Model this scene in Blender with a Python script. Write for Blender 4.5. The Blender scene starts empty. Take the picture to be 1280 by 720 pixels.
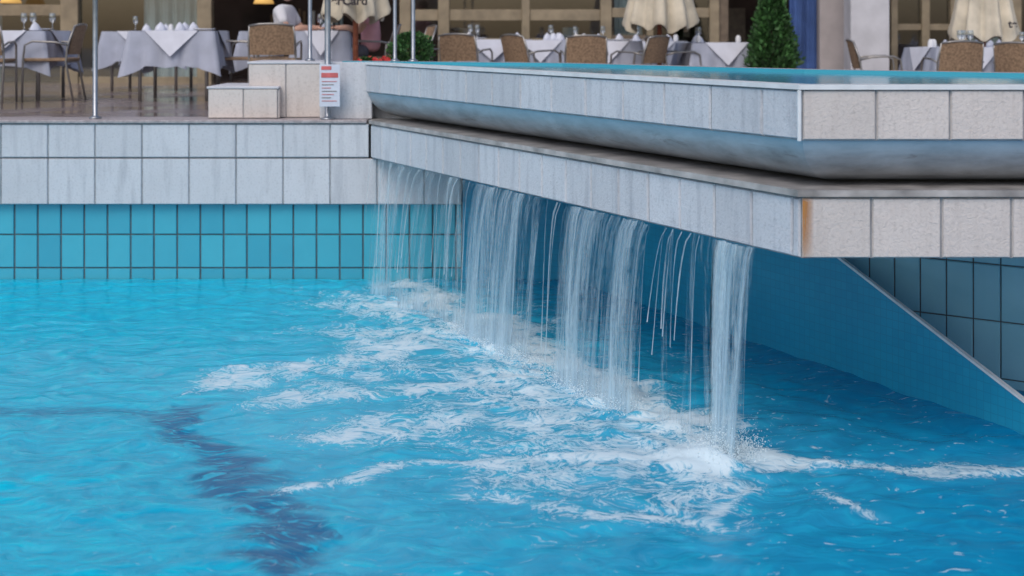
import bpy, math, random
import numpy as np
from mathutils import Vector, Matrix
random.seed(7); rng=np.random.RandomState(7)
S=bpy.context.scene
S.view_settings.view_transform='Standard'; S.view_settings.look='None'; S.view_settings.exposure=0

# ---------------------------------------------------------------- world / light / camera
w=bpy.data.worlds.new("World"); S.world=w; w.use_nodes=True
nt=w.node_tree; bg=nt.nodes['Background']
sky=nt.nodes.new('ShaderNodeTexSky'); sky.sky_type='NISHITA'; sky.sun_disc=False
sky.sun_elevation=math.radians(48); sky.sun_rotation=math.radians(200); sky.dust_density=3.0; sky.air_density=1.0
nt.links.new(sky.outputs[0],bg.inputs[0]); bg.inputs[1].default_value=0.14
L=bpy.data.lights.new("sun","SUN"); L.energy=.8; L.angle=math.radians(35); L.color=(1,.96,.92)
lo=bpy.data.objects.new("sun",L); S.collection.objects.link(lo)
az=math.radians(200); el=math.radians(48)
sd=Vector((math.sin(az)*math.cos(el),math.cos(az)*math.cos(el),math.sin(el)))
lo.rotation_euler=sd.to_track_quat('Z','Y').to_euler()
cam=bpy.data.cameras.new("camera"); co=bpy.data.objects.new("camera",cam); S.collection.objects.link(co)
co.location=(0,0,2.05); co.rotation_euler=(math.radians(90),0,0)
cam.sensor_width=36; cam.lens=47.81; cam.shift_y=-0.2477; cam.clip_end=2000
cam.dof.use_dof=True; cam.dof.focus_distance=7.8; cam.dof.aperture_fstop=2.2
S.camera=co

# ---------------------------------------------------------------- material helpers
def newmat(name):
    m=bpy.data.materials.new(name); m.use_nodes=True
    return m,m.node_tree,m.node_tree.nodes['Principled BSDF']
def N(nt,t,**k):
    n=nt.nodes.new(t)
    for a,b in k.items(): setattr(n,a,b)
    return n
def mathn(nt,op,a,b=None,c=None,clamp=False):
    n=N(nt,'ShaderNodeMath',operation=op,use_clamp=clamp)
    for i,v in enumerate((a,b,c)):
        if v is None: continue
        if isinstance(v,(int,float)): n.inputs[i].default_value=v
        else: nt.links.new(v,n.inputs[i])
    return n.outputs[0]
def noise(nt,vec,scale,detail=3,dist=0,rough=.5):
    n=N(nt,'ShaderNodeTexNoise'); n.inputs['Scale'].default_value=scale; n.inputs['Detail'].default_value=detail
    n.inputs['Distortion'].default_value=dist; n.inputs['Roughness'].default_value=rough
    if vec is not None: nt.links.new(vec,n.inputs['Vector'])
    return n.outputs['Fac']
def mapping(nt,vec,scale=(1,1,1),loc=(0,0,0)):
    m=N(nt,'ShaderNodeMapping'); m.inputs['Scale'].default_value=scale; m.inputs['Location'].default_value=loc
    nt.links.new(vec,m.inputs['Vector']); return m.outputs[0]
def ramp(nt,fac,stops):
    r=N(nt,'ShaderNodeValToRGB'); e=r.color_ramp.elements
    while len(e)<len(stops): e.new(.5)
    for i,(p,c) in enumerate(stops): e[i].position=p; e[i].color=(c[0],c[1],c[2],1)
    nt.links.new(fac,r.inputs[0]); return r.outputs[0]
def mixc(nt,fac,a,b,mode='MIX'):
    n=N(nt,'ShaderNodeMix',data_type='RGBA',blend_type=mode)
    for s,v in ((n.inputs[0],fac),(n.inputs[6],a),(n.inputs[7],b)):
        if isinstance(v,(int,float)): s.default_value=v
        elif isinstance(v,tuple): s.default_value=(v[0],v[1],v[2],1)
        else: nt.links.new(v,s)
    return n.outputs[2]
def objco(nt): return N(nt,'ShaderNodeTexCoord').outputs['Object']
def bump(nt,bs,h,strength,dist=.01):
    b=N(nt,'ShaderNodeBump'); b.inputs['Strength'].default_value=strength; b.inputs['Distance'].default_value=dist
    nt.links.new(h,b.inputs['Height']); nt.links.new(b.outputs[0],bs.inputs['Normal'])
def simple(name,col,rough=.6,metal=0,var=.25,scale=12,bmp=.15,island=0):
    m,nt,bs=newmat(name); oc=objco(nt)
    n=noise(nt,oc,scale,3)
    c=ramp(nt,n,[(.3,[x*(1-var) for x in col]),(.7,[min(1,x*(1+var)) for x in col])])
    if island:
        g=N(nt,'ShaderNodeNewGeometry')
        v=mathn(nt,'MULTIPLY_ADD',g.outputs['Random Per Island'],island,1-island/2)
        cc=N(nt,'ShaderNodeCombineColor'); 
        for i in range(3): nt.links.new(v,cc.inputs[i])
        c=mixc(nt,1.0,c,cc.outputs[0],'MULTIPLY')
    nt.links.new(c,bs.inputs['Base Color']); bs.inputs['Roughness'].default_value=rough; bs.inputs['Metallic'].default_value=metal
    if bmp>.1: bump(nt,bs,noise(nt,oc,scale*6,2),bmp)
    return m

def panel_mat(name,col,dirt,stain=.5):
    m,nt,bs=newmat(name); oc=objco(nt)
    g=N(nt,'ShaderNodeNewGeometry')
    big=noise(nt,oc,2.2,4,rough=.65)
    streak=noise(nt,mapping(nt,oc,(9,9,1.1)),1.6,4,rough=.6)
    fine=noise(nt,oc,60,2)
    v=mathn(nt,'MULTIPLY_ADD',g.outputs['Random Per Island'],.16,.92)
    cc=N(nt,'ShaderNodeCombineColor')
    for i in range(3): nt.links.new(v,cc.inputs[i])
    c=ramp(nt,big,[(.25,[x*.88 for x in col]),(.75,col)])
    c=mixc(nt,1.0,c,cc.outputs[0],'MULTIPLY')
    f=mathn(nt,'MULTIPLY',mathn(nt,'SUBTRACT',streak,.5,clamp=True),stain*4,clamp=True)
    c=mixc(nt,f,c,dirt)
    c=mixc(nt,mathn(nt,'MULTIPLY',mathn(nt,'SUBTRACT',fine,.52,clamp=True),1.2,clamp=True),c,(dirt[0]*.6,dirt[1]*.6,dirt[2]*.6))
    nt.links.new(c,bs.inputs['Base Color']); bs.inputs['Roughness'].default_value=.62
    h=noise(nt,oc,38,4,1.5)
    bump(nt,bs,h,.7,.006)
    return m
M={}
M['panel']=panel_mat('white_panel_tile',(.64,.66,.71),(.38,.40,.45),.65)
M['panel_warm']=panel_mat('cream_panel_tile',(.68,.62,.59),(.46,.40,.37),.45)
M['grout']=simple('dark_grout',(.10,.11,.12),.9)
M['grout_soft']=simple('grey_grout',(.30,.31,.33),.9)
def bluetile(name,c1,c2):
    m,nt,bs=newmat(name); oc=objco(nt); g=N(nt,'ShaderNodeNewGeometry')
    c=ramp(nt,g.outputs['Random Per Island'],[(0,c1),(1,c2)])
    c=mixc(nt,mathn(nt,'MULTIPLY',noise(nt,oc,5,3),.3),c,(.03,.24,.36))
    nt.links.new(c,bs.inputs['Base Color']); bs.inputs['Roughness'].default_value=.16
    bump(nt,bs,noise(nt,oc,9,2),.08,.01); return m
M['bluetile']=bluetile('blue_glazed_tile',(.05,.38,.52),(.07,.47,.60))
M['bluetile_dk']=bluetile('pale_blue_glazed_tile',(.30,.64,.80),(.36,.72,.86))
def bluewall():
    m,nt,bs=newmat('blue_mosaic_wall'); tc=N(nt,'ShaderNodeTexCoord')
    b=N(nt,'ShaderNodeTexBrick'); b.offset=0
    b.inputs['Scale'].default_value=1; b.inputs['Brick Width'].default_value=.05; b.inputs['Row Height'].default_value=.05
    b.inputs['Mortar Size'].default_value=.002
    b.inputs['Color1'].default_value=(.015,.36,.58,1); b.inputs['Color2'].default_value=(.02,.40,.62,1); b.inputs['Mortar'].default_value=(.02,.29,.48,1)
    nt.links.new(tc.outputs['UV'],b.inputs['Vector'])
    c=mixc(nt,mathn(nt,'MULTIPLY',noise(nt,tc.outputs['Object'],2.5,4),.6),b.outputs['Color'],(.008,.21,.40))
    nt.links.new(c,bs.inputs['Base Color']); bs.inputs['Roughness'].default_value=.35; return m
M['bluewall']=bluewall()
def cove():
    m,nt,bs=newmat('wet_concrete_cove'); oc=objco(nt)
    sp=N(nt,'ShaderNodeSeparateXYZ'); nt.links.new(oc,sp.inputs[0])
    n=noise(nt,mapping(nt,oc,(1,1,3)),3,5,rough=.65)
    c=ramp(nt,n,[(.3,(.24,.26,.28)),(.55,(.40,.43,.46)),(.75,(.52,.56,.60))])
    st=noise(nt,mapping(nt,oc,(.9,.9,9)),2.6,5,1.0,.7)
    c=mixc(nt,mathn(nt,'MULTIPLY',mathn(nt,'SUBTRACT',st,.58,clamp=True),5,clamp=True),c,(.12,.09,.08))
    h=mathn(nt,'MULTIPLY',mathn(nt,'SUBTRACT',sp.outputs[2],1.48,clamp=True),9,clamp=True)
    c=mixc(nt,h,c,(.33,.50,.62))  # paler blue upper band: light bounced off the water, put into the colour
    nt.links.new(c,bs.inputs['Base Color']); bs.inputs['Roughness'].default_value=.45; bump(nt,bs,n,.3,.02); return m
M['cove']=cove()
M['wetledge']=simple('wet_ledge_stone',(.40,.38,.37),.28,var=.4,scale=6)
M['coping']=simple('pinkish_granite_coping',(.38,.34,.35),.4,var=.25,scale=30)
M['steel']=simple('brushed_steel',(.36,.38,.41),.32,.9,var=.15,scale=20,bmp=.03)
M['chrome_dk']=simple('chair_metal',(.30,.29,.28),.35,.7,var=.1,bmp=0)
M['wicker']=simple('tan_wicker',(.30,.20,.125),.7,var=.35,scale=40,bmp=.5)
M['cloth']=simple('grey_lilac_tablecloth',(.40,.43,.53),.85,var=.1,scale=6,bmp=.1)
M['white']=simple('white_linen',(.64,.66,.75),.8,var=.06,scale=8,bmp=.1)
M['trim']=simple('white_metal_trim',(.74,.77,.80),.35,var=.08,bmp=0)
M['wood']=simple('parasol_wood',(.34,.11,.06),.5,var=.3,scale=25)
M['canvas']=simple('cream_canvas',(.60,.54,.43),.85,var=.18,scale=5,bmp=.2)
M['ink']=simple('dark_print',(.03,.025,.03),.7,bmp=0)
M['frame']=simple('olive_tan_frame',(.28,.225,.15),.5,var=.2,scale=6,bmp=.05)
M['framedk']=simple('brown_frame',(.16,.12,.085),.5,var=.2,bmp=.05)
M['plaster']=simple('pale_plaster',(.60,.60,.64),.8,var=.1,scale=4)
M['plaster2']=simple('pinkish_plaster',(.42,.38,.38),.8,var=.1,scale=4)
M['interior']=simple('interior_dark_wall',(.10,.065,.055),.8,var=.5,scale=1.5,bmp=0)
M['curtain']=simple('pale_curtain',(.42,.52,.56),.85,var=.12,scale=4,bmp=0)
M['curtainb']=simple('blue_curtain',(.06,.12,.32),.8,var=.2,scale=4,bmp=0)
M['leaf']=simple('conifer_leaf',(.045,.125,.035),.6,var=.4,scale=9,bmp=0,island=1.3)
M['red']=simple('red_petal',(.55,.03,.03),.6,bmp=0)
M['terracotta']=simple('terracotta',(.30,.13,.08),.8)
M['bark']=simple('bark',(.10,.07,.05),.9)
M['skin']=simple('skin',(.50,.29,.21),.55,var=.06,bmp=.05)
M['pink']=simple('pink_shirt',(.68,.36,.40),.85,var=.1,scale=9,bmp=.2)
M['wshirt']=simple('white_shirt',(.66,.66,.70),.85,var=.08,scale=9,bmp=.2)
M['trouser']=simple('grey_trouser',(.09,.09,.11),.85)
M['hair']=simple('grey_brown_hair',(.12,.08,.06),.7,scale=60)
M['ground']=simple('ground',(.18,.18,.17),.9,scale=.5)
M['signred']=simple('sign_red',(.55,.12,.12),.5,bmp=0)
M['china']=simple('china',(.7,.7,.72),.2,var=.03,bmp=0)
M['bluewater']=simple('basin_water_blue',(.10,.30,.42),.10,var=.15,scale=3,bmp=.3)
def glassmat(name,a,tint):
    m,nt,bs=newmat(name); out=nt.nodes['Material Output']
    t=N(nt,'ShaderNodeBsdfTransparent'); t.inputs[0].default_value=(*tint,1)
    g=N(nt,'ShaderNodeBsdfGlossy'); g.inputs['Roughness'].default_value=.03
    mx=N(nt,'ShaderNodeMixShader'); mx.inputs[0].default_value=a
    nt.links.new(t.outputs[0],mx.inputs[1]); nt.links.new(g.outputs[0],mx.inputs[2]); nt.links.new(mx.outputs[0],out.inputs[0]); return m
M['glass']=glassmat('window_glass',.16,(.75,.8,.8))
M['tglass']=glassmat('table_glass',.3,(.85,.9,.95))
def deckmat():
    m,nt,bs=newmat('wet_terrace_paving'); oc=objco(nt)
    b=N(nt,'ShaderNodeTexBrick'); b.offset=0; b.inputs['Scale'].default_value=1
    b.inputs['Brick Width'].default_value=.4; b.inputs['Row Height'].default_value=.4; b.inputs['Mortar Size'].default_value=.006
    b.inputs['Color1'].default_value=(.24,.185,.18,1); b.inputs['Color2'].default_value=(.29,.23,.22,1); b.inputs['Mortar'].default_value=(.10,.09,.09,1)
    nt.links.new(oc,b.inputs['Vector'])
    n=noise(nt,oc,1.3,4)
    nt.links.new(mixc(nt,mathn(nt,'MULTIPLY',n,.5),b.outputs['Color'],(.12,.10,.10)),bs.inputs['Base Color'])
    nt.links.new(ramp(nt,n,[(.4,(.08,)*3),(.65,(.3,)*3)]),bs.inputs['Roughness']); bump(nt,bs,b.outputs['Fac'],-.2,.003); return m
M['deck']=deckmat()

# ---------------------------------------------------------------- mesh builder
import bmesh
class MB:
    def __init__(s): s.v=[]; s.f=[]; s.m=[]; s.mats=[]; s.sm=[]; s.uv={}
    def mi(s,k):
        if k not in s.mats: s.mats.append(k)
        return s.mats.index(k)
    def add(s,vs,fs,k,smooth=False,uvs=None):
        o=len(s.v); s.v+= [tuple(x) for x in vs]; i=s.mi(k)
        for j,f in enumerate(fs):
            if uvs: s.uv[len(s.f)]=[uvs[q] for q in f]
            s.f.append([a+o for a in f]); s.m.append(i); s.sm.append(smooth)
    def box(s,x0,x1,y0,y1,z0,z1,k,T=None):
        b=min(.006,(x1-x0)*.2,(y1-y0)*.2,(z1-z0)*.2)
        bm=bmesh.new(); bmesh.ops.create_cube(bm,size=1)
        for v in bm.verts: v.co=Vector(((x0+x1)/2+v.co.x*(x1-x0),(y0+y1)/2+v.co.y*(y1-y0),(z0+z1)/2+v.co.z*(z1-z0)))
        bmesh.ops.bevel(bm,geom=bm.edges[:],offset=b,segments=1,affect='EDGES')
        bm.verts.index_update()
        vs=[v.co.copy() for v in bm.verts]
        if T: vs=[T@v for v in vs]
        s.add(vs,[[v.index for v in f.verts] for f in bm.faces],k); bm.free()
    def tube(s,pts,r,k,n=8,T=None,radii=None):
        pts=[Vector(p) for p in pts]; vs=[];fs=[]
        for i,p in enumerate(pts):
            d=(pts[min(i+1,len(pts)-1)]-pts[max(i-1,0)]).normalized()
            a=d.orthogonal().normalized() if i==0 else (pa-d*pa.dot(d)).normalized()
            pa=a; b=d.cross(a); rr=radii[i] if radii else r
            for j in range(n):
                t=2*math.pi*j/n; q=p+(a*math.cos(t)+b*math.sin(t))*rr; vs.append(T@q if T else q)
        for i in range(len(pts)-1):
            for j in range(n): fs.append([i*n+j,i*n+(j+1)%n,(i+1)*n+(j+1)%n,(i+1)*n+j])
        fs.append(list(range(n))[::-1]); fs.append([(len(pts)-1)*n+j for j in range(n)])
        s.add(vs,fs,k,True)
    def lathe(s,prof,c,k,n=16,T=None,fn=None):
        vs=[];fs=[]
        for i,(r,z) in enumerate(prof):
            for j in range(n):
                t=2*math.pi*j/n; rr,zz=(r,z) if not fn else fn(r,z,t,i)
                q=Vector((c[0]+rr*math.cos(t),c[1]+rr*math.sin(t),c[2]+zz)); vs.append(T@q if T else q)
        for i in range(len(prof)-1):
            for j in range(n): fs.append([i*n+j,i*n+(j+1)%n,(i+1)*n+(j+1)%n,(i+1)*n+j])
        s.add(vs,fs,k,True)
    def tile(s,P,u,v,n,W,H,k,b=.005,d=.012,jit=.0012):
        P=Vector(P)+n*random.uniform(-jit,jit)
        o=[P,P+u*W,P+u*W+v*H,P+v*H]; i=[P+u*b+v*b+n*d,P+u*(W-b)+v*b+n*d,P+u*(W-b)+v*(H-b)+n*d,P+u*b+v*(H-b)+n*d]
        j=[n*random.uniform(-jit,jit) for _ in range(4)]; i=[a+c for a,c in zip(i,j)]
        s.add(o+i,[[4,5,6,7],[0,1,5,4],[1,2,6,5],[2,3,7,6],[3,0,4,7]],k)
    def prism(s,poly,z0,z1,k,ktop=None):
        n=len(poly); vs=[(x,y,z0) for x,y in poly]+[(x,y,z1) for x,y in poly]
        s.add(vs,[[i,(i+1)%n,n+(i+1)%n,n+i] for i in range(n)]+[list(range(n))[::-1]],k)
        s.add(vs[n:],[list(range(n))],ktop or k)
    def obj(s,name,parent=None,loc=None):
        me=bpy.data.meshes.new(name); me.from_pydata(s.v,[],s.f)
        for k in s.mats: me.materials.append(M[k])
        me.polygons.foreach_set('material_index',s.m); me.polygons.foreach_set('use_smooth',s.sm)
        if s.uv:
            uvl=me.uv_layers.new(name='UVMap')
            for p in me.polygons:
                if p.index in s.uv:
                    for li,u in zip(p.loop_indices,s.uv[p.index]): uvl.data[li].uv=u
        me.update(); o=bpy.data.objects.new(name,me); S.collection.objects.link(o)
        if parent: o.parent=parent
        return o
def empty(name,loc=(0,0,0),rot=0):
    e=bpy.data.objects.new(name,None); S.collection.objects.link(e); e.location=loc; e.rotation_euler=(0,0,rot); return e
Z=Vector((0,0,1)); X=Vector((1,0,0)); Yn=Vector((0,-1,0))
def rows(mb,P0,u,n,length,tw,zs,k,gap=.006,d=.012,start=0):
    P0=Vector((P0[0],P0[1],0)); 
    for a,b in zip(zs[:-1],zs[1:]):
        t=-start
        while t<length:
            a0=max(t,0); b0=min(t+tw,length)
            if b0-a0>.02: mb.tile(P0+u*(a0+gap/2)+Z*(a+gap/2),u,Z,n,b0-a0-gap,b-a-gap,k,d=d)
            t+=tw

A=Vector((-1.18,11.33,0)); B=Vector((1.324,6.25,0)); D=(B-A).normalized(); LEN=(B-A).length
NO=Vector((-.897,-.442,0)).normalized()   # outward to pool
ZL=1.337; ZB=1.02
# ---------------------------------------------------------------- ground
g=MB(); g.add([(-300,-300,-1.6),(300,-300,-1.6),(300,500,-1.6),(-300,500,-1.6)],[[0,1,2,3]],'ground'); g.obj('ground')
# ---------------------------------------------------------------- left terrace (deck) and pool wall
t=MB(); t.prism([(-30,11.43),(-1.20,11.43),(-1.20,60),(-30,60)],-1.6,ZL-.004,'grout_soft','deck'); t.obj('terrace_paving')
t=MB()
vs=[(-1.19,11.6,1.24),(2.2,9.5,1.20),(9,9.5,1.08),(30,9.5,1.08),(30,60,1.08),(9,60,1.08),(-1.19,60,1.24)]
t.add(vs,[[0,1,6],[1,2,5,6],[2,3,4,5]],'deck'); t.obj('restaurant_terrace_paving')
p=MB()
p.box(-30,-.42,11.345,11.42,.63,1.012,'grout_soft')
p.box(-30,-1.20,11.345,11.42,1.018,1.305,'grout_soft')
rows(p,(-12.0,11.345),X,Yn,12-.43,.392,[.63,1.018],'panel',start=.1,gap=.008)
rows(p,(-12.0,11.345),X,Yn,12-1.19,.392,[1.022,1.305],'panel',start=.1,gap=.008)
p.obj('pool_parapet')
p=MB(); p.box(-30,-1.21,11.315,11.75,1.308,ZL,'coping'); p.obj('pool_coping')
p=MB()
p.box(-30,.70,11.422,11.52,-1.5,1.0,'grout'); 
rows(p,(-9.0,11.42),X,Yn,9-.42,.195,[-.19,.09,.37,.65],'bluetile',gap=.009,d=.010,start=.05)
p.add([(-.415,11.385,-1),(.75,11.385,-1),(.75,11.385,1.01),(-.415,11.385,1.01)],[[0,1,2,3]],'bluewall',uvs=[(0,0),(1.17,0),(1.17,2),(0,2)])
p.obj('blue_tiled_pool_wall')

# ---------------------------------------------------------------- buttress / under-ledge wall
p=MB(); Ab=Vector((.166,11.99,0)); 
def sp(s,z,off=0): q=Ab+D*s-NO*off; return (q.x,q.y,z)
def zt(s): return 1.01 if s<3.23 else 1.02-.362*(s-3.23)
ss=[0,3.23,4.137,5.0,6.05,6.9]
for a,b in zip(ss[:-1],ss[1:]):
    p.add([sp(a,-1.2),sp(b,-1.2),sp(b,zt(b)),sp(a,zt(a))],[[0,1,2,3]],'bluewall',uvs=[(a,-1.2),(b,-1.2),(b,zt(b)),(a,zt(a))])
    p.add([sp(a,zt(a),0),sp(b,zt(b),0),sp(b,zt(b),.025),sp(a,zt(a),.025)],[[0,1,2,3]],'trim')
    p.add([sp(a,zt(a)-.014,-.004),sp(b,zt(b)-.014,-.004),sp(b,zt(b)+.002,-.004),sp(a,zt(a)+.002,-.004)],[[0,1,2,3]],'trim')
    p.add([sp(a,-1.2,.03),sp(b,-1.2,.03),sp(b,zt(b)-.001,.03),sp(a,zt(a)-.001,.03)],[[3,2,1,0]],'bluewall',uvs=[(a,-1.2),(b,-1.2),(b,zt(b)),(a,zt(a))])
p.obj('sloping_buttress_wall')
p=MB(); W1=Vector((1.93,8.53,0)); W2=W1+(Vector((4.2,6.9,0))-W1)*1.9
wd=(W2-W1).normalized(); wn=Vector((wd.y,-wd.x,0))
q=W1-wn*.02; r=W2-wn*.02
p.add([(q.x,q.y,-1.2),(r.x,r.y,-1.2),(r.x,r.y,1.015),(q.x,q.y,1.015)],[[0,1,2,3]],'grout')
rows(p,(W1.x-wn.x*.02,W1.y-wn.y*.02),wd,wn,(W2-W1).length,.158,[-.28,.05,.38,.71,1.01],'bluetile_dk',gap=.006,d=.008)
p.obj('blue_tiled_side_wall')

# ---------------------------------------------------------------- ledge
RX=9.0
p=MB()
core=.014
Ai=A-NO*core; Bi=Vector((B.x+core*.7,B.y+core,0))
p.prism([(Ai.x,Ai.y),(Bi.x,Bi.y),(RX,B.y+core),(RX,11.9),(-1.19,11.9)],ZB,ZL-.034,'grout_soft')
led=empty('waterfall_ledge'); p.obj('core',led)
p=MB(); rows(p,(Ai.x,Ai.y),D,NO,LEN-.004,.314,[ZB-.002,ZL-.036],'panel',start=.05,gap=.014); o=p.obj('pool_side_tiles',led)
p=MB(); rows(p,(B.x+.008,B.y+core),X,Yn,RX-B.x,.322,[ZB-.002,ZL-.036],'panel_warm',gap=.009); o=p.obj('front_tiles',led)
p=MB()
c1=A+NO*.012; c2=Vector((B.x-.012,B.y-.014,0))
p.prism([(c1.x,c1.y),(c2.x,c2.y),(RX,B.y-.014),(RX,8.6),(2,9.4),(-1.19,11.9)],ZL-.032,ZL-.002,'wetledge')
p.obj('top_slab',led)
# ---------------------------------------------------------------- upper basin
UB,UT=1.561,1.818
ub=empty('raised_basin')
A2=A-D*.12; Ei=A2-NO*core
far=[(-1.45,11.62),(.40,10.8),(1.9,8.85),(3.05,7.95),(RX,7.6)]
rimw=.10
near=[A2-NO*.014,Vector((B.x+core*.7,B.y+core,0)),Vector((RX,B.y+core,0))]
nin=[A2-NO*(rimw)+D*.12,Vector((B.x+rimw*.62,B.y+rimw,0)),Vector((RX,B.y+rimw,0))]
def strip(mb,a,b,za,zb,k,smooth=False):
    n=len(a); vs=[(q[0],q[1],za) for q in a]+[(q[0],q[1],zb) for q in b]
    mb.add(vs,[[i,i+1,n+i+1,n+i] for i in range(n-1)],k,smooth)
p=MB()
strip(p,near,near,UB,UT-.02,'grout_soft')
o=p.obj('rim_core',ub)
p=MB(); rows(p,(Ei.x,Ei.y),D,NO,LEN+.12-.006,.43,[UB,UT-.022],'panel',start=.1,gap=.013); p.obj('rim_tiles_pool_side',ub)
p=MB(); rows(p,(B.x+.012,B.y+core),X,Yn,RX-B.x,.34,[UB,UT-.022],'panel_warm',gap=.007); p.obj('rim_tiles_front',ub)
p=MB()
top_o=[A2+NO*.006,Vector((B.x-.006,B.y-.008,0)),Vector((RX,B.y-.008,0))]
strip(p,top_o,nin,UT,UT,'trim'); strip(p,top_o,top_o,UT-.022,UT,'trim'); strip(p,nin,nin,UT-.1,UT,'bluetile')
strip(p,top_o,near,UT-.022,UT-.022,'trim')
p.obj('rim_cap',ub)
p=MB(); p.box(B.x-.012,B.x+.006,B.y-.006,B.y+.012,UB-.004,UT-.024,'trim'); p.obj('corner_trim',ub)
p=MB()
f2=[(x+.05,y+.14) for x,y in far]
strip(p,far,far,UT-.1,UT+.004,'bluetile'); strip(p,far,f2,UT+.004,UT+.004,'coping'); strip(p,f2,f2,1.0,UT+.004,'panel')
p.obj('far_rim',ub)
p=MB(); 
p.add([(*nin[0][:2],UT-.02),(*nin[1][:2],UT-.02),(*nin[2][:2],UT-.02)]+[(x,y,UT-.02) for x,y in far[::-1]],[list(range(8))],'bluewater'); p.obj('basin_water',ub)
p=MB()
prof=[(.02+.09*(i/14)+.40*(1-math.sqrt(max(0,1-(i/14)**3.2))), UB+.002-(UB-ZL+.006)*(i/14)) for i in range(15)]
vs=[]
def offpt(o):
    a=A2-NO*o; b=Vector((B.x+o*.62,B.y+o,0)); return [a,b,Vector((RX,B.y+o,0))]
for o_,z in prof:
    for q in offpt(o_): vs.append((q.x,q.y,z))
for j in range(2):
    vv=[];ff=[]
    for i in range(15): vv+= [vs[i*3+j],vs[i*3+j+1]]
    for i in range(14): ff.append([i*2+2,i*2+3,i*2+1,i*2])
    p.add(vv,ff,'cove',True)
p.obj('cove',ub)
p=MB(); p.box(-1.62,-1.18,11.46,11.9,ZL,UT-.004,'panel'); p.obj('end_block',ub)
# rust stain
m,nt,bs=newmat('rust_stain'); out=nt.nodes['Material Output']; tc=N(nt,'ShaderNodeTexCoord'); sx=N(nt,'ShaderNodeSeparateXYZ'); nt.links.new(tc.outputs['UV'],sx.inputs[0])
bs.inputs['Base Color'].default_value=(.50,.20,.03,1); bs.inputs['Roughness'].default_value=.8
tr=N(nt,'ShaderNodeBsdfTransparent'); mx=N(nt,'ShaderNodeMixShader')
nn=noise(nt,mapping(nt,tc.outputs['UV'],(5,1.6,1)),1.6,5)
e=mathn(nt,'POWER',mathn(nt,'SUBTRACT',1,sx.outputs[0]),.9)
e2=mathn(nt,'MULTIPLY',mathn(nt,'POWER',sx.outputs[1],.4),mathn(nt,'MULTIPLY',mathn(nt,'SUBTRACT',1.02,sx.outputs[1]),12,clamp=True))
fac=mathn(nt,'MULTIPLY',mathn(nt,'MULTIPLY',e,e2),mathn(nt,'MULTIPLY',mathn(nt,'SUBTRACT',nn,.22,clamp=True),5.5,clamp=True),clamp=True)
nt.links.new(fac,mx.inputs[0]); nt.links.new(tr.outputs[0],mx.inputs[1]); nt.links.new(bs.outputs[0],mx.inputs[2]); nt.links.new(mx.outputs[0],out.inputs[0]); M['rust']=m
p=MB(); yy=B.y-.0045
p.add([(B.x+.010,yy,ZB),(B.x+.065,yy,ZB),(B.x+.065,yy,ZL-.04),(B.x+.010,yy,ZL-.04)],[[0,1,2,3]],'rust',uvs=[(0,0),(1,0),(1,1),(0,1)]); p.obj('rust_stain',led)

# ---------------------------------------------------------------- steps, posts, sign
p=MB(); 
def tilebox(mb,x0,x1,y0,y1,z0,z1,tw):
    mb.box(x0,x1,y0,y1,z0,z1-.02,'grout_soft')
    rows(mb,(x0,y0),X,Yn,x1-x0,tw,[z0+.002,z1-.02],'panel_warm',d=.01)
    rows(mb,(x1,y0),-Yn,X,y1-y0,tw,[z0+.002,z1-.02],'panel_warm',d=.01)
    mb.box(x0-.01,x1+.01,y0-.015,y1,z1-.02,z1,'plaster')
tilebox(p,-2.25,-1.63,11.62,12.3,ZL,UT,.32)
tilebox(p,-2.57,-1.98,11.50,11.60,ZL,1.61,.3)
tilebox(p,-2.57,-2.27,11.62,12.3,ZL,1.61,.3)
p.obj('tiled_steps')
def post(x,y,z,r,h=2.6):
    p=MB(); p.lathe([(.0,.0),(r*2.4,0),(r*2.4,.012),(r*1.4,.02),(r,.03),(r,h),(r*1.1,h),(r*1.1,h+.03),(0,h+.04)],(x,y,z),'steel'); p.obj('steel_post')
post(-3.53,11.52,ZL,.022); post(-1.545,11.40,ZL,.026); post(-1.76,11.85,UT,.018); post(-.99,11.5,UT+.002,.016); post(-.83,11.42,UT+.002,.017)
p=MB(); p.box(-1.60,-1.43,11.30,11.306,1.45,1.80,'white')
p.box(-1.585,-1.445,11.297,11.2995,1.69,1.73,'signred'); p.box(-1.585,-1.50,11.297,11.2995,1.755,1.785,'signred')
for i in range(7): p.box(-1.58,-1.455-.025*(i%3),11.297,11.2995,1.655-i*.027,1.661-i*.027,'framedk' if i%2 else 'signred')
p.box(-1.565,-1.545,11.306,11.38,1.6,1.63,'steel'); p.obj('notice_sign')

# ---------------------------------------------------------------- pool water
def vnoise_waves(Xg,Yg,specs):
    h=np.zeros_like(Xg)
    for k,amp,ang,ph in specs: h+=amp*np.sin(k*(Xg*math.cos(ang)+Yg*math.sin(ang))+ph)
    return h
dx=.03
xs=np.arange(-9,7,dx); ys=np.arange(1.5,11.41,dx); Xg,Yg=np.meshgrid(xs,ys)
def segd(P,pts):
    best=np.full(Xg.shape,99.)
    for a,b in zip(pts[:-1],pts[1:]):
        a=np.array(a);b=np.array(b);d=b-a;L2=(d**2).sum()
        t=np.clip(((P[0]-a[0])*d[0]+(P[1]-a[1])*d[1])/L2,0,1)
        best=np.minimum(best,np.hypot(P[0]-a[0]-t*d[0],P[1]-a[1]-t*d[1]))
    return best
specw=[(2*math.pi/wl,1,rng.uniform(0,6.28),rng.uniform(0,6.28)) for wl in rng.uniform(.5,1.6,10)]
wx=vnoise_waves(Xg,Yg,specw)*.035; wy=vnoise_waves(Yg,Xg,specw)*.035
P=(Xg+wx,Yg+wy)
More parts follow.
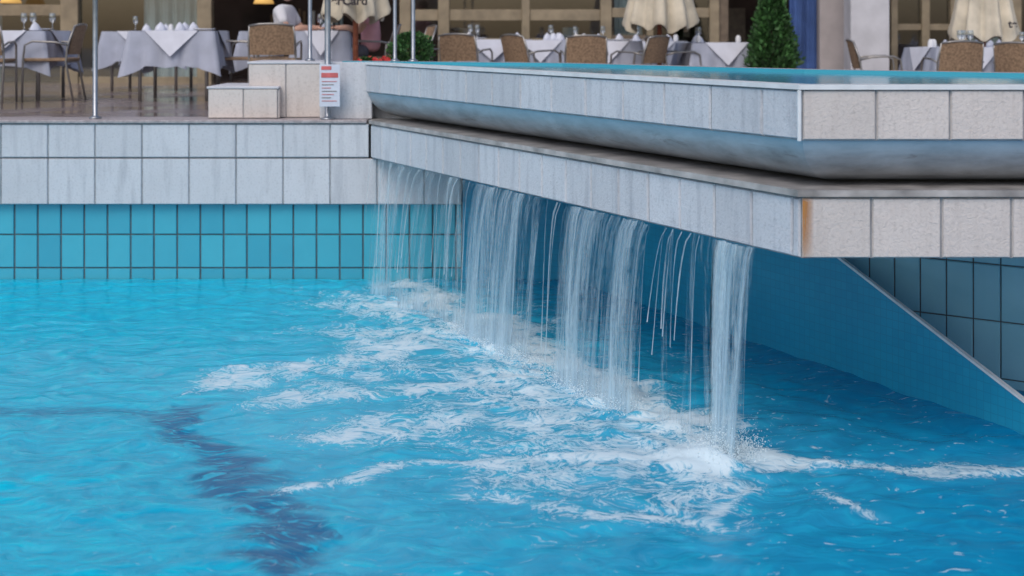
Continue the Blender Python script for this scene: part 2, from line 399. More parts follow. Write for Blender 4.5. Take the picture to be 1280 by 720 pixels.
bands=[([(-.98,6.13),(-.155,6.55),(.965,6.49),(1.61,6.55),(2.35,6.40)],.18,.86),
 ([(-1.71,8.07),(-1.18,8.36),(-.85,9.0),(.05,8.78)],.38,.82),
 ([(-.92,11.17),(-.23,9.76),(.10,8.9),(.72,7.75),(1.10,6.65)],.32,.98),
 ([(-.14,6.04),(.275,5.84),(.86,5.84),(1.07,6.26)],.20,.80),
 ([(-1.30,7.63),(-.65,7.88),(.28,7.98),(.72,7.63)],.36,.82),
 ([(-.91,7.01),(-.17,7.31),(.46,7.09),(.95,6.74)],.34,.82),
 ([(-1.12,10.0),(-.47,9.7),(-.1,9.3)],.4,.78),
 ([(1.425,6.04),(1.57,5.70)],.06,.70),([(.0,5.42),(.15,5.38)],.03,.64),([(-.5,5.28),(-.1,5.22)],.03,.60)]
F=np.zeros_like(Xg)
for pts,wd_,a in bands: F=np.maximum(F,a*np.exp(-(segd(P,pts)/wd_)**2))
base=.75*np.exp(-(segd(P,[(-.8,10.3),(-.2,8.6),(.2,7.4),(.5,6.5)])/1.25)**2)
F=np.maximum(F,base); 
for c,r,a in [((.93,6.58),.30,1.4),((.62,7.68),.34,1.22),((.0,8.90),.36,1.2),((-.7,10.7),.3,1.0)]:
    F=np.maximum(F,a*np.exp(-(((Xg-c[0])/r)**2+((Yg-c[1])/(r*1.1))**2)))
sdir=math.pi/2
sp1=[(2*math.pi/wl,.0014*(wl/.5)**1.0,rng.normal(sdir,.75),rng.uniform(0,6.28)) for wl in rng.uniform(.12,.75,34)]
sp2=[(2*math.pi/wl,.0018*(wl/.2),rng.uniform(0,6.28),rng.uniform(0,6.28)) for wl in rng.uniform(.09,.3,26)]
dist=segd((Xg,Yg),bands[2][0])
turb=np.exp(-(dist/.9)**2)
H=vnoise_waves(Xg+wx*2,Yg+wy*2,sp1)*(.6+.4*np.exp(-dist/3))+vnoise_waves(Xg+wx,Yg+wy,sp2)*turb*1.0
for c in [(.99,6.6),(.7,7.7),(.02,8.95)]:
    rr=np.hypot(Xg-c[0]+wx,Yg-c[1]+wy); H+=.003*np.sin(rr*2*math.pi/.26)*np.exp(-rr/.8)
H+=(.07+.02*rng.rand(*Xg.shape))*np.maximum(F-.85,0)
jx=.05*np.sin(Yg*23+np.sin(Xg*7)*2)+.03*np.sin(Yg*41+Xg*5)
lane=np.maximum(np.exp(-(segd((Xg+wx*.8+jx,Yg+wy*.8),[(-1.82,7.35),(-1.44,6.61),(-1.17,6.04),(-.957,5.6),(-.79,5.19),(-.4,4.2)])/.15)**4),
   .62*np.exp(-(segd((Xg+wx*.5,Yg+wy*.5),[(-9,7.38),(-1.8,7.35)])/.08)**4))
ny,nx=Xg.shape
co_=np.stack([Xg,Yg,H],-1).reshape(-1,3)
idx=np.arange(ny*nx).reshape(ny,nx)
fa=np.stack([idx[:-1,:-1],idx[:-1,1:],idx[1:,1:],idx[1:,:-1]],-1).reshape(-1,4)
me=bpy.data.meshes.new('pool_water'); me.vertices.add(len(co_)); me.vertices.foreach_set('co',co_.ravel())
me.loops.add(fa.size); me.loops.foreach_set('vertex_index',fa.ravel().astype(np.int32))
me.polygons.add(len(fa)); me.polygons.foreach_set('loop_start',np.arange(0,fa.size,4,dtype=np.int32)); me.polygons.foreach_set('loop_total',np.full(len(fa),4,dtype=np.int32))
me.polygons.foreach_set('use_smooth',np.ones(len(fa),dtype=bool)); me.update(calc_edges=True); me.validate()
for nm,arr in (('foam',F),('lane',lane)):
    at=me.attributes.new(nm,'FLOAT','POINT'); at.data.foreach_set('value',arr.ravel().astype(np.float32))
wo=bpy.data.objects.new('pool_water',me); S.collection.objects.link(wo)
m,nt,bs=newmat('pool_water'); oc=objco(nt)
def attr(nm): a=N(nt,'ShaderNodeAttribute'); a.attribute_name=nm; return a.outputs['Fac']
fo=attr('foam'); la=attr('lane')
warp=N(nt,'ShaderNodeTexNoise'); warp.inputs['Scale'].default_value=2.2; warp.inputs['Detail'].default_value=3; nt.links.new(oc,warp.inputs['Vector'])
va=N(nt,'ShaderNodeVectorMath',operation='MULTIPLY_ADD'); nt.links.new(warp.outputs['Color'],va.inputs[0]); va.inputs[1].default_value=(.5,.5,0); nt.links.new(oc,va.inputs[2])
wv=va.outputs[0]
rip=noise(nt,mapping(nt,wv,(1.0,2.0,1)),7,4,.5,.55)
bigv=noise(nt,oc,.7,2)
sx=N(nt,'ShaderNodeSeparateXYZ'); nt.links.new(oc,sx.inputs[0])
grad=mathn(nt,'MULTIPLY_ADD',sx.outputs[0],-.20,.60,clamp=True)
g2=mathn(nt,'ADD',grad,mathn(nt,'MULTIPLY',mathn(nt,'SUBTRACT',bigv,.5),.35),clamp=True)
col=mixc(nt,g2,(.0,.21,.46),(.001,.50,.72))
rp=ramp(nt,rip,[(.30,(.6,.78,.85)),(.5,(.97,.98,1)),(.68,(1.5,1.22,1.12))])  # caustic-like light and dark of the ripples, painted into the water colour
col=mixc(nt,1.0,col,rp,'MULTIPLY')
lnz=noise(nt,mapping(nt,wv,(1,3.0,1)),8,3,.8,.6)
lm=mathn(nt,'MULTIPLY',la,mathn(nt,'MULTIPLY',mathn(nt,'SUBTRACT',lnz,.34,clamp=True),7,clamp=True))
col=mixc(nt,mathn(nt,'MULTIPLY',lm,.9),col,(.004,.10,.26))
# foam
f1=noise(nt,mapping(nt,wv,(1,1.15,1)),7.5,5,.8,.65)
ridge=mathn(nt,'SUBTRACT',1,mathn(nt,'MULTIPLY',mathn(nt,'ABSOLUTE',mathn(nt,'SUBTRACT',f1,.5)),6.5),clamp=True)
f2_=noise(nt,wv,34,3,.3,.7)
f3=noise(nt,mapping(nt,wv,(1,1,1),(5,3,0)),3.2,3,.5,.6)
d1=mathn(nt,'ADD',mathn(nt,'MULTIPLY',ridge,.36),mathn(nt,'MULTIPLY',f2_,1.05))
d1=mathn(nt,'ADD',d1,mathn(nt,'MULTIPLY',mathn(nt,'SUBTRACT',f3,.5),1.1))
thr=mathn(nt,'MULTIPLY_ADD',fo,-1.10,1.40)
fm=mathn(nt,'MULTIPLY',mathn(nt,'SUBTRACT',d1,thr),2.5,clamp=True)
fl=noise(nt,mapping(nt,wv,(1,1.7,1)),13,3,.5,.5)
fl2=mathn(nt,'MULTIPLY',mathn(nt,'SUBTRACT',fl,.655,clamp=True),12,clamp=True)
fl2=mathn(nt,'MULTIPLY',fl2,mathn(nt,'MULTIPLY_ADD',sx.outputs[0],.25,.6,clamp=True))
fm=mathn(nt,'MAXIMUM',fm,mathn(nt,'MULTIPLY',fl2,.75))
milky=mathn(nt,'MULTIPLY',fo,.34,clamp=True)
col=mixc(nt,milky,col,(.17,.58,.78))
col=mixc(nt,mathn(nt,'MULTIPLY',fm,.88),col,(.74,.87,.94))
nt.links.new(col,bs.inputs['Base Color'])
nt.links.new(mathn(nt,'MULTIPLY_ADD',fm,.5,.09),bs.inputs['Roughness']); bs.inputs['IOR'].default_value=1.33
bs.inputs['Specular IOR Level'].default_value=.38
hb=mathn(nt,'ADD',rip,mathn(nt,'MULTIPLY',fm,.35))
bump(nt,bs,hb,.35,.02)
me.materials.append(m)

# ---------------------------------------------------------------- waterfall
m,nt,bs=newmat('falling_water'); out=nt.nodes['Material Output']
tc=N(nt,'ShaderNodeTexCoord'); uv=tc.outputs['UV']; a=N(nt,'ShaderNodeAttribute'); a.attribute_name='dens'; de=a.outputs['Fac']
s1=noise(nt,mapping(nt,uv,(20,.8,1)),1.0,3,.5,.62)
s2=noise(nt,mapping(nt,uv,(85,3.2,1)),1.0,2,.3,.6)
s3=noise(nt,mapping(nt,uv,(60,22,1)),1.0,1,0,.6)
t_=mathn(nt,'ADD',mathn(nt,'MULTIPLY',s1,.6),mathn(nt,'MULTIPLY',s2,.42))
t_=mathn(nt,'ADD',t_,mathn(nt,'MULTIPLY',s3,.16))
th=mathn(nt,'MULTIPLY_ADD',de,-.42,.91)
fac=mathn(nt,'MULTIPLY',mathn(nt,'SUBTRACT',t_,th),3.6,clamp=True)
fac=mathn(nt,'MULTIPLY',fac,mathn(nt,'MULTIPLY_ADD',de,.36,.24),clamp=True)
bs.inputs['Base Color'].default_value=(.70,.87,.96,1); bs.inputs['Roughness'].default_value=.18
tl=N(nt,'ShaderNodeBsdfTranslucent'); tl.inputs[0].default_value=(.68,.88,.98,1)
m1=N(nt,'ShaderNodeMixShader'); m1.inputs[0].default_value=.4; nt.links.new(bs.outputs[0],m1.inputs[1]); nt.links.new(tl.outputs[0],m1.inputs[2])
tr=N(nt,'ShaderNodeBsdfTransparent'); mx=N(nt,'ShaderNodeMixShader'); nt.links.new(fac,mx.inputs[0]); nt.links.new(tr.outputs[0],mx.inputs[1]); nt.links.new(m1.outputs[0],mx.inputs[2])
nt.links.new(mx.outputs[0],out.inputs[0]); M['fall']=m
def tpar(r): return (1.18+11.33*r)/(2.504+5.08*r)*LEN
class Sheet:
    def __init__(s): s.v=[];s.f=[];s.uv=[];s.d=[]
    def add(s,t0,t1,d0,lean,conv,dens,n=44,mv=20,z0=ZB+.002,wob=.012,shift=0,zend=-.02,rag=0.0,fan=0):
        o=len(s.v); c=(t0+t1)/2; ph=random.uniform(0,6); p2=random.uniform(0,6)
        for j in range(mv+1):
            v=j/mv; z=z0+(zend-z0)*v
            for i in range(n+1):
                u=i/n; t=t0+(t1-t0)*u; tt=c+(t-c)*(1-conv*v)+shift*v
                q=A+D*tt+NO*(d0+lean*math.sqrt(v)+wob*math.sin(u*17+ph+v*2)+wob*.6*math.sin(u*41+ph*2))
                s.v.append((q.x,q.y,z)); s.uv.append((t+.02*math.sin(v*3+ph),z+ph*7))
                e=min(1,(u*(1-u))*4*1.6)
                r_=1-rag*(.5+.5*math.sin(t*21+p2+math.sin(t*9+ph)*1.8+v*1.2))
                foot=.35*max(0,v-.82)/.18
                s.d.append(e*(dens*r_*(.84+.16*v)+foot*min(1,dens)))
        for j in range(mv):
            for i in range(n): k=o+j*(n+1)+i; s.f.append((k,k+1,k+n+2,k+n+1))
sh=Sheet()
g1=(tpar(-.102),tpar(-.045)); g2=(tpar(-.036),tpar(.034)); g3=(tpar(.034),tpar(.113)); g4=(tpar(.135),tpar(.187))
sh.add(g1[0],g1[1],.005,.08,.0,1.12,wob=.02,rag=.4)
sh.add(g1[0]+.1,g1[1]+.4,.02,.16,.0,1.10,wob=.02,rag=.4)
sh.add(g1[1]-.5,g2[0]+.3,.01,.06,.0,1.10,rag=.4)
for k in range(2): sh.add(g2[0],g2[1],.005+.025*k,.07+.06*k,.08,1.22,rag=.28)
sh.add(g2[0]+.2,g2[1]-.3,.03,.1,.15,1.2,rag=.25)
for k in range(2): sh.add(g3[0],g3[1],.005+.025*k,.07+.06*k,.08,1.20,rag=.28)
sh.add(g3[0]+.12,g3[0]+.75,.03,.1,.25,1.22,rag=.2); sh.add(g3[0]+.7,g3[1]-.04,.03,.1,.25,1.22,rag=.2)
for k in range(2): sh.add(g4[0]+.2*k,g4[1],.005+.025*k,.06+.03*k,.42,1.15+.1*k,shift=.02,rag=.25)
sh.add(g4[1]-.46,g4[1],.02,.06,.35,1.4,rag=.2)
sh.add(g4[1]-.40,g4[1]-.05,.04,.05,.25,1.35,rag=.15)
sh.add(g3[1]-.1,g4[0]+.3,.01,.05,.1,.95,rag=.5)
for (a0,b0,nn_,L0) in [(g1[0],g1[1],18,.98),(g1[1],g2[0],7,.9),(g2[0],g2[1],8,1),(g3[0],g3[1],9,1),(g3[1],g4[0],6,.7),(g4[0],g4[1],7,1)]:
    for i in range(nn_):
        t=random.uniform(a0,b0); wv_=random.uniform(.01,.035)
        sh.add(t,t+wv_,.02,random.uniform(.03,.14),.3,random.uniform(1.1,1.5),n=3,mv=14,wob=.004,shift=random.uniform(-.05,.05),zend=ZB-(ZB+.02)*random.uniform(L0*.6,L0))
me=bpy.data.meshes.new('waterfall'); me.from_pydata(sh.v,[],sh.f); uvl=me.uv_layers.new(name='UVMap')
li=np.empty(len(me.loops),dtype=np.int32); me.loops.foreach_get('vertex_index',li); uva=np.array(sh.uv)[li]; uvl.data.foreach_set('uv',uva.ravel().astype(np.float32))
at=me.attributes.new('dens','FLOAT','POINT'); at.data.foreach_set('value',np.array(sh.d,dtype=np.float32))
me.polygons.foreach_set('use_smooth',[True]*len(me.polygons)); me.materials.append(m); me.update()
S.collection.objects.link(bpy.data.objects.new('waterfall',me))
# splash droplets
m,nt,bs=newmat('splash_foam'); bs.inputs['Base Color'].default_value=(.78,.90,.96,1); bs.inputs['Roughness'].default_value=.3; M['spray']=m
oct_v=[(1,0,0),(-1,0,0),(0,1,0),(0,-1,0),(0,0,1),(0,0,-1)]; oct_f=[(0,2,4),(2,1,4),(1,3,4),(3,0,4),(2,0,5),(1,2,5),(3,1,5),(0,3,5)]
p=MB()
def spray(t0,t1,n,off,sx_,hz):
    for i in range(n):
        t=random.uniform(t0,t1); q=A+D*t+NO*(off+random.gauss(0,sx_))+D*random.gauss(0,.05)
        z=abs(random.gauss(0,hz)); r=random.uniform(.001,.0035)*(1 if z>hz else 1.4)
        p.add([(q.x+a_*r,q.y+b_*r,z+c_*r) for a_,b_,c_ in oct_v],oct_f,'spray',True)
spray(g4[0]+.35,g4[1]-.12,3200,.10,.08,.06); spray(g3[0]+.15,g3[1]-.15,2200,.12,.07,.04); spray(g2[0]+.1,g2[1]-.1,2000,.12,.07,.035)
p.obj('splash_spray')

# ---------------------------------------------------------------- restaurant facade
fac_=empty('restaurant_building'); FY=20.0; FZ=1.0
def fx(px): return (px-640)/85.0
p=MB()
p.box(-14,14,23.9,24.1,FZ,4.4,'interior'); p.box(-14,14,20.3,23.9,4.2,4.4,'interior')
p.obj('interior_walls',fac_)
p=MB(); p.box(-14.5,14.5,19.6,24.5,3.75,4.8,'plaster2'); p.box(-14.7,14.7,19.0,24.7,4.8,4.95,'plaster'); 
p.box(-14.5,14.5,20,24.5,4.95,8.0,'plaster')
p.obj('upper_storey',fac_)
p=MB()
def mull(px0,px1,k='frame',y0=19.9,y1=20.08,z1=3.75): p.box(fx(px0),fx(px1),y0,y1,FZ,z1,k)
for a_,b_ in [(-300,-285),(-180,-168),(-90,-75),(78,100),(248,266),(500,514),(548,562),(652,662),(750,764),(808,816),(886,898),(1112,1120),(1150,1160),(1186,1196),(1262,1274),(1380,1395),(1500,1510),(1620,1632)]: mull(a_,b_)
def trans(px0,px1,y0,y1,k='frame'): 
    z1=2.05+(43-y0)/85; z0=2.05+(43-y1)/85; p.box(fx(px0),fx(px1),19.93,20.05,z0,z1,k)
trans(-285,78,6,20); trans(-285,78,60,66)
trans(100,248,-30,-20); trans(100,248,96,108)
trans(514,548,12,26); trans(562,652,12,26); trans(662,750,12,26); trans(764,886,10,22,'frame'); trans(562,750,48,56)
trans(764,808,44,80,'framedk'); trans(1120,1150,30,38); trans(1160,1186,30,38); trans(1196,1262,30,38); trans(1196,1262,0,6)
p.obj('window_frames',fac_)
p=MB()
for a_,b_ in [(-285,78),(100,248),(514,750),(764,886),(1120,1380),(1395,1620)]:
    p.add([(fx(a_),20.0,FZ),(fx(b_),20.0,FZ),(fx(b_),20.0,3.75),(fx(a_),20.0,3.75)],[[0,1,2,3]],'glass')
p.obj('window_panes',fac_)
def curtain(px0,px1,k,y=20.35,name='curtain'):
    c=MB(); n=60; x0,x1=fx(px0),fx(px1); vs=[]
    for z in (FZ+.05,3.7):
        for i in range(n+1):
            u=i/n; vs.append((x0+(x1-x0)*u,y+.045*math.sin(u*(x1-x0)*34)+.02*math.sin(u*57),z))
    c.add(vs,[[i,i+1,n+2+i,n+1+i] for i in range(n)],k,True); c.obj(name,fac_)
curtain(172,250,'curtain'); curtain(770,806,'curtain'); curtain(1200,1260,'curtain'); curtain(984,1019,'curtainb',y=19.85,name='blue_curtain'); curtain(-60,-10,'curtain')
p=MB(); p.box(fx(1019),fx(1068),19.7,20.3,FZ,3.75,'plaster2'); p.box(4.66,5.19,18.7,19.1,FZ,3.75,'plaster'); p.box(fx(898),fx(910),19.95,20.1,FZ,3.75,'framedk'); p.obj('columns',fac_)
p=MB(); p.box(fx(280),fx(392),22.6,23.1,FZ,2.15,'framedk'); p.box(fx(270),fx(400),22.5,23.2,2.15,2.2,'wood')
for i in range(16): 
    x=fx(285)+i*.08; p.box(x,x+.05,23.5,23.56,2.2,2.35+random.uniform(0,.15),random.choice(['terracotta','china','wicker','curtain','wood']))
p.box(fx(905),fx(980),23.3,23.5,FZ,2.5,'framedk')
for i in range(30):
    x=fx(520)+random.uniform(0,4.3); z=random.choice([1.7,2.0,2.3]); p.box(x,x+random.uniform(.05,.3),23.2,23.4,z,z+random.uniform(.1,.25),random.choice(['terracotta','plaster2','wicker','curtain','framedk']))
p.obj('interior_furnishing',fac_)
m,nt,bs=newmat('lamp_shade_lit'); bs.inputs['Base Color'].default_value=(.7,.45,.15,1); bs.inputs['Emission Color'].default_value=(1,.55,.15,1); bs.inputs['Emission Strength'].default_value=.5; M['lamp']=m
for px,z in ((10,2.60),(328,2.59)):
    p=MB(); p.lathe([(.05,.16),(.10,.12),(.15,0),(.14,0),(.09,.11),(.0,.15)],(fx(px)*.97,19.5,z-.1),'lamp'); p.tube([(fx(px)*.97,19.5,z+.05),(fx(px)*.97,19.5,3.75)],.006,'ink'); p.obj('pendant_lamp')

# ---------------------------------------------------------------- furniture
def fz(x):
    if x<-1.2: return ZL
    if x<2.2: return 1.24-.04*(x+1.19)/3.39
    return max(1.08,1.20-.12*(x-2.2)/6.8)
def chair(x,y,rot,z=None):
    T=Matrix.Rotation(rot,4,'Z'); c=MB(); TB=.80
    for sx_ in (-1,1):
        c.tube([(sx_*.25,.23,0),(sx_*.25,.22,.45),(sx_*.255,.20,.60),(sx_*.26,.12,.64),(sx_*.26,-.12,.63),(sx_*.25,-.24,.60)],.012,'chrome_dk',T=T)
        c.tube([(sx_*.24,-.30,0),(sx_*.24,-.22,.42),(sx_*.24,-.24,.6),(sx_*.225,-.31,TB)],.012,'chrome_dk',T=T)
    c.tube([(-.225,-.31,TB),(-.12,-.338,TB+.018),(0,-.345,TB+.022),(.12,-.338,TB+.018),(.225,-.31,TB)],.012,'chrome_dk',T=T)
    c.tube([(-.25,.21,.42),(.25,.21,.42)],.010,'chrome_dk',T=T); c.tube([(-.24,-.22,.42),(.24,-.22,.42)],.010,'chrome_dk',T=T)
    n=10; vs=[];fs=[]
    for j in range(9):
        v=j/8
        for i in range(n+1):
            u=i/n; x_=-.228+.456*u; yb=-.245-.07*v-.035*math.sin(u*math.pi); z_=.50+(TB+.012*math.sin(u*math.pi)-.50)*v
            vs.append(T@Vector((x_,yb,z_)))
    for j in range(8):
        for i in range(n): k=j*(n+1)+i; fs.append([k,k+1,k+n+2,k+n+1])
    c.add(vs,fs,'wicker',True); c.add([v+T@Vector((0,.014,0)) for v in vs],[f[::-1] for f in fs],'wicker',True)
    c.box(-.24,.24,-.24,.23,.43,.462,'wicker',T=T)
    o=c.obj('wicker_chair'); o.location=(x,y,fz(x) if z is None else z); return o
def table(x,y,w=1.0,dpt=1.0,rot=0,seed=0,overlay=True):
    r_=random.Random(seed); c=MB(); T=Matrix.Rotation(rot,4,'Z'); H_=.75
    per=[]; nseg=20
    hw,hd=w/2,dpt/2
    cs=[(-hw,-hd),(hw,-hd),(hw,hd),(-hw,hd)]
    for k in range(4):
        a_=cs[k];b_=cs[(k+1)%4]
        for i in range(nseg): u=i/nseg; per.append((a_[0]+(b_[0]-a_[0])*u,a_[1]+(b_[1]-a_[1])*u,u,k))
    n=len(per); vs=[]; ph=r_.uniform(0,6)
    for j,f in enumerate([0,.12,.5,1]):
        for i,(px,py,u,k) in enumerate(per):
            corner=max(0,1-min(u,1-u)*5)
            fold=.028*math.sin(i*1.35+ph)*f+.012*math.sin(i*2.9+ph)*f
            l=math.hypot(px,py); out_=.03*f+corner*.07*f+fold
            z=H_-(.38+.11*corner+.01*math.sin(i*.9))*f
            vs.append(T@Vector((px*(1+out_/l),py*(1+out_/l),z)))
    fs=[[j*n+i,j*n+(i+1)%n,(j+1)*n+(i+1)%n,(j+1)*n+i] for j in range(3) for i in range(n)]
    c.add(vs,[f[::-1] for f in fs],'cloth',True); c.add(vs[:n],[list(range(n))],'cloth')
    if overlay:
        q=[]
        for k in range(4):
            a_=cs[k];b_=cs[(k+1)%4]; m_=((a_[0]+b_[0])/2,(a_[1]+b_[1])/2); l=math.hypot(*m_); o_=(m_[0]/l,m_[1]/l)
            P1=Vector((m_[0]+(a_[0]-m_[0])*.62+o_[0]*.01,m_[1]+(a_[1]-m_[1])*.62+o_[1]*.01,H_+.004)); P2=Vector((m_[0]+(b_[0]-m_[0])*.62+o_[0]*.01,m_[1]+(b_[1]-m_[1])*.62+o_[1]*.01,H_+.004))
            P3=Vector((m_[0]+o_[0]*.085,m_[1]+o_[1]*.085,H_-.27))
            c.add([T@P1,T@P3,T@P2],[[0,1,2]],'white'); q+=[T@P1,T@P2]
        c.add(q,[list(range(8))],'white')
    for sx_ in (-1,1):
        for sy_ in (-1,1): c.tube([(sx_*(hw-.1),sy_*(hd-.1),0),(sx_*(hw-.1),sy_*(hd-.1),H_-.02)],.02,'chrome_dk',T=T)
    for i in range(int(6*w)):
        px=r_.uniform(-hw+.12,hw-.12); py=r_.uniform(-hd+.12,hd-.12); ty=r_.choice('ngpnvg')
        if ty=='n': c.lathe([(.055,0),(.06,.01),(.035,.06),(.006,.09),(0,.095)],(px,py,H_+.006),'white',n=9,T=T,fn=lambda r,z,t,i:(r*(1+.2*math.cos(3*t)),z))
        if ty=='g': c.lathe([(.035,0),(.034,.004),(.005,.01),(.005,.08),(.034,.11),(.038,.15),(.032,.19)],(px,py,H_+.006),'tglass',n=12,T=T)
        if ty=='p': c.lathe([(0,.004),(.07,.004),(.12,.018),(.12,.022),(.07,.010),(0,.009)],(px,py,H_+.006),'china',n=18,T=T)
        if ty=='v': c.lathe([(.03,.0),(.036,.02),(.03,.07),(.015,.09),(.0,.09)],(px,py,H_+.006),'china',n=12,T=T)
    o=c.obj('dining_table'); o.location=(x,y,fz(x))
pi=math.pi
table(-3.61,14.8,.90,.96,.05,1); table(-5.45,14.9,1,1,0,2); table(-2.75,16.4,.9,.9,.0,3); table(-2.10,15.35,.62,.7,.0,12); table(-4.6,17.4,1,1,0,21)
chair(-4.93,14.55,.9*pi/2+.2); chair(-5.42,14.0,.1); chair(-2.98,15.1,pi/2-.1); chair(-2.50,14.35,0.05); chair(-1.28,16.6,pi/2+.3)
# middle
table(-.25,18.0,1,1,.0,4); table(.35,17.2,.85,.9,.0,5); table(1.18,17.2,.85,.9,0,6); table(2.55,16.9,.85,.85,.12,7); table(.9,19,1,.9,0,8); table(1.9,18.6,.9,.9,0,22)
chair(-1.02,16.8,-.9); chair(-.55,16.4,-.35); chair(.25,16.2,-.95); chair(.84,15.9,.05); chair(1.5,16.3,.9); chair(2.0,16.6,-pi/2+.3); chair(3.0,17.6,pi/2)
# right
table(5.05,15.4,.9,.85,.15,9); table(6.0,15.8,1,.9,0,10); table(7.2,15.5,1,1,0,11); table(5.9,17.5,1,.9,0,23)
chair(4.15,15.4,-pi/2-.1); chair(4.75,14.7,.05); chair(5.62,14.9,-.7); chair(6.9,14.6,.1)

# ---------------------------------------------------------------- parasols
def parasol(x,y,zh,txt,rt,seed,tx=.0):
    e=empty('closed_parasol',(x,y,0)); rr=random.Random(seed); f0=fz(x); ph=rr.uniform(0,6)
    c=MB()
    prof=[(rt*.97,0),(rt,.04),(rt*.93,.2),(rt*.85,.36),(rt*.72,.7),(rt*.5,1.1),(rt*.3,1.5),(.06,1.8),(.03,1.84),(0,1.85)]
    def fn(r,z,t,i):
        k=max(0,1-z/1.7); a_=.17*math.cos(8*t+ph)+.06*math.cos(13*t+ph*2)+.04*math.cos(21*t)
        return (r*(1+a_*(.4+.6*k)), z+(.045*math.cos(8*t+ph)*k+.02*math.cos(3*t) if i<2 else 0))
    c.lathe(prof,(0,0,zh),'canvas',n=96,fn=fn); c.obj('canopy',e)
    c=MB(); c.tube([(0,0,f0+.05),(0,0,zh+1.8)],.03,'wood',n=12); c.obj('pole',e)
    c=MB(); c.lathe([(0,.0),(.28,0),(.28,.05),(.08,.08),(.045,.1),(.045,.3),(.04,.3)],(0,0,f0),'framedk',n=24); c.obj('base',e)
    if txt:
        cu=bpy.data.curves.new('lettering','FONT'); cu.body=txt; cu.size=.13; cu.align_x='CENTER'; cu.extrude=.003; cu.offset=.004; cu.materials.append(M['ink'])
        o=bpy.data.objects.new('lettering',cu); S.collection.objects.link(o); o.parent=e; o.location=(tx,-rt*1.16,zh+.14); o.rotation_euler=(math.radians(82),0,0)
parasol(1.79,16.5,2.12,'',.40,1); parasol(5.72,16.5,1.99,'te',.37,2,.2); parasol(-1.68,14.6,2.22,'erCard',.33,3,-.02)

# ---------------------------------------------------------------- plants
def foliage(c,ctr,fn_r,h,n,size,k='leaf'):
    for i in range(n):
        v=random.random(); t=random.uniform(0,2*pi); R=fn_r(v)*(1+.14*math.sin(5*t+v*9)+.12*math.sin(11*t-v*20)); r=R*math.sqrt(random.uniform(.35,1.1))
        q=Vector((ctr[0]+r*math.cos(t),ctr[1]+r*math.sin(t),ctr[2]+v*h))
        d=Vector((math.cos(t)*.6+random.gauss(0,.3),math.sin(t)*.6+random.gauss(0,.3),random.uniform(.2,1))).normalized()
        s_=d.orthogonal().normalized(); s_=Matrix.Rotation(random.uniform(0,6),3,d)@s_; L_=size*random.uniform(.6,1.4)
        c.add([q,q+d*L_*.5+s_*L_*.28,q+d*L_,q+d*L_*.5-s_*L_*.28],[[0,1,2,3]],k)
c=MB(); f0=fz(3.1); c.lathe([(0,0),(.17,0),(.22,.36),(.24,.36),(.24,.40),(.20,.40),(.19,.36),(0,.36)],(3.1,16.2,f0),'terracotta',n=24)
c.tube([(3.1,16.2,f0+.35),(3.1,16.2,f0+1.2)],.02,'bark',radii=[.025,.006])
foliage(c,(3.1,16.2,f0+.40),lambda v:.30*(1-v)**.8*min(1,.6+v*4)+.01,1.10,7000,.06); c.obj('thuja_tree')
c=MB(); c.box(-1.05,-.72,12.35,12.65,1.24,1.72,'plaster2'); c.tube([(-.93,12.5,1.7),(-.93,12.5,1.9)],.012,'bark')
foliage(c,(-.92,12.5,1.74),lambda v:.165*math.sqrt(max(0,1-(2*v-1)**2))+.01,.31,3500,.035); c.obj('round_shrub')
c=MB(); c.box(-1.45,-1.22,12.35,12.6,1.34,1.72,'terracotta')
foliage(c,(-1.32,12.48,1.72),lambda v:.12*(1-v*.6),.10,800,.035)
for i in range(26):
    q=Vector((-1.26+random.gauss(0,.07),12.48+random.gauss(0,.07),1.78+random.uniform(0,.05)))
    for j in range(6):
        t=j*pi/3; d=Vector((math.cos(t),math.sin(t)*.6,math.sin(t)*.8+.2)); e_=d.cross(Vector((.3,1,.2))).normalized()
        c.add([q,q+d*.016+e_*.01,q+d*.026,q+d*.016-e_*.01],[[0,1,2,3]],'red')
c.obj('red_flower_planter')

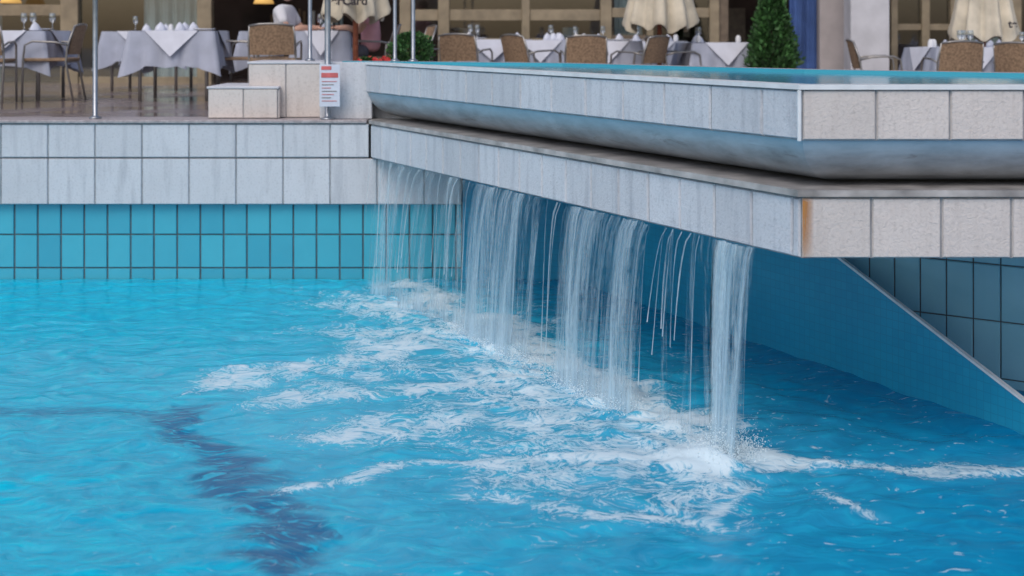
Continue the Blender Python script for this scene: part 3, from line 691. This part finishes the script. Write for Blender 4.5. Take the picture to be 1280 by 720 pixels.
# ---------------------------------------------------------------- seated diners
def skin(name,pts,edges,rad,mat,parent,sub=2):
    me=bpy.data.meshes.new(name); me.from_pydata(pts,edges,[]); o=bpy.data.objects.new(name,me); S.collection.objects.link(o)
    me.materials.append(M[mat]); o.parent=parent
    md=o.modifiers.new('skin','SKIN'); md.use_smooth_shade=True
    for i,r in enumerate(rad):
        d=me.skin_vertices[0].data[i]; d.radius=(r,r) if not isinstance(r,tuple) else r; d.use_root=(i==0)
    s_=o.modifiers.new('sub','SUBSURF'); s_.levels=sub; s_.render_levels=sub
    return o
def person(px_,py_,deg,shirt):
    per=empty('seated_person',(px_,py_,fz(px_)),rot=math.radians(deg))
    skin('shirt',[(0,0,.50),(0,.02,.66),(0,0,.84),(0,-.01,.97),(0,-.02,1.05),(.17,0,.98),(.24,-.08,.82),(-.17,0,.98),(-.24,-.08,.82)],
      [(0,1),(1,2),(2,3),(3,4),(3,5),(5,6),(3,7),(7,8)],[(.17,.13),(.155,.12),(.17,.12),(.12,.09),(.055,.055),(.075,.07),(.058,.058),(.075,.07),(.058,.058)],shirt,per)
    for s_ in (-1,1):
        skin('arm',[(s_*.235,-.07,.85),(s_*.25,-.14,.74),(s_*.20,-.26,.79),(s_*.12,-.34,.79),(s_*.10,-.39,.785)],[(0,1),(1,2),(2,3),(3,4)],[.048,.042,.036,.026,.03],'skin',per)
        for j in range(5):
            a0=s_*.10+(j-2)*.016; ln=[.045,.07,.078,.072,.055][j]; yy=-.40 if j else -.38
            b0=a0-(s_*.035 if j==0 else 0)
            skin('finger',[(a0,yy,.785),(b0+(j-2)*.003,yy-ln*.5,.79),(b0+(j-2)*.004,yy-ln,.772)],[(0,1),(1,2)],[.0095,.009,.007],'skin',per,1)
        skin('leg',[(s_*.08,.0,.52),(s_*.11,-.40,.51),(s_*.12,-.42,.1),(s_*.12,-.40,.06),(s_*.13,-.54,.04)],[(0,1),(1,2),(2,3),(3,4)],[.095,.07,.05,.045,.04],'trouser',per)
    bm=bmesh.new(); bmesh.ops.create_uvsphere(bm,u_segments=32,v_segments=24,radius=1)
    for v in bm.verts:
        x,y,z=v.co; X_=x*.075; Y_=y*.095; Z_=z*.12
        if z<0: X_*=1-.25*z*z; Y_*=1-.12*z*z
        if y<-.6 and abs(x)<.18 and -.3<z<.05: Y_-=.018*(1-abs(x)/.18)
        if y<-.5 and abs(abs(x)-.38)<.16 and .0<z<.2: Y_+=.008
        if y<-.6 and abs(x)<.3 and -.55<z<-.42: Y_-=.005
        v.co=(X_,Y_,Z_)
    me=bpy.data.meshes.new('head'); bm.to_mesh(me); bm.free(); me.polygons.foreach_set('use_smooth',[True]*len(me.polygons)); me.materials.append(M['skin'])
    o=bpy.data.objects.new('head',me); S.collection.objects.link(o); o.parent=per; o.location=(0,-.04,1.21); o.rotation_euler=(.15,0,0)
    c=MB(); c.lathe([(.082,-.03),(.088,.02),(.082,.07),(.055,.115),(.0,.132)],(0,-.02,1.21),'hair',n=24,fn=lambda r,z,t,i:(r*(1+.12*abs(math.sin(t)))*(1 if math.sin(t)>-.5 or i>1 else .85),z)); c.obj('hair',per)
    c=MB()
    for s_ in (-1,1):
        c.lathe([(0,-.008),(.008,-.004),(.010,0),(.008,.004),(0,.008)],(s_*.030,-.118,1.222),'ink',n=10); c.lathe([(0,-.03),(.012,-.02),(.014,0),(.016,.018),(0,.03)],(s_*.077,-.035,1.21),'skin',n=10)
    c.obj('eyes_and_ears',per)
    ch=chair(px_,py_,0); ch.rotation_euler=(0,0,math.radians(deg)+pi)
person(-1.60,15.3,-80,'pink'); person(-2.58,15.45,80,'wshirt')
print("verts ok")
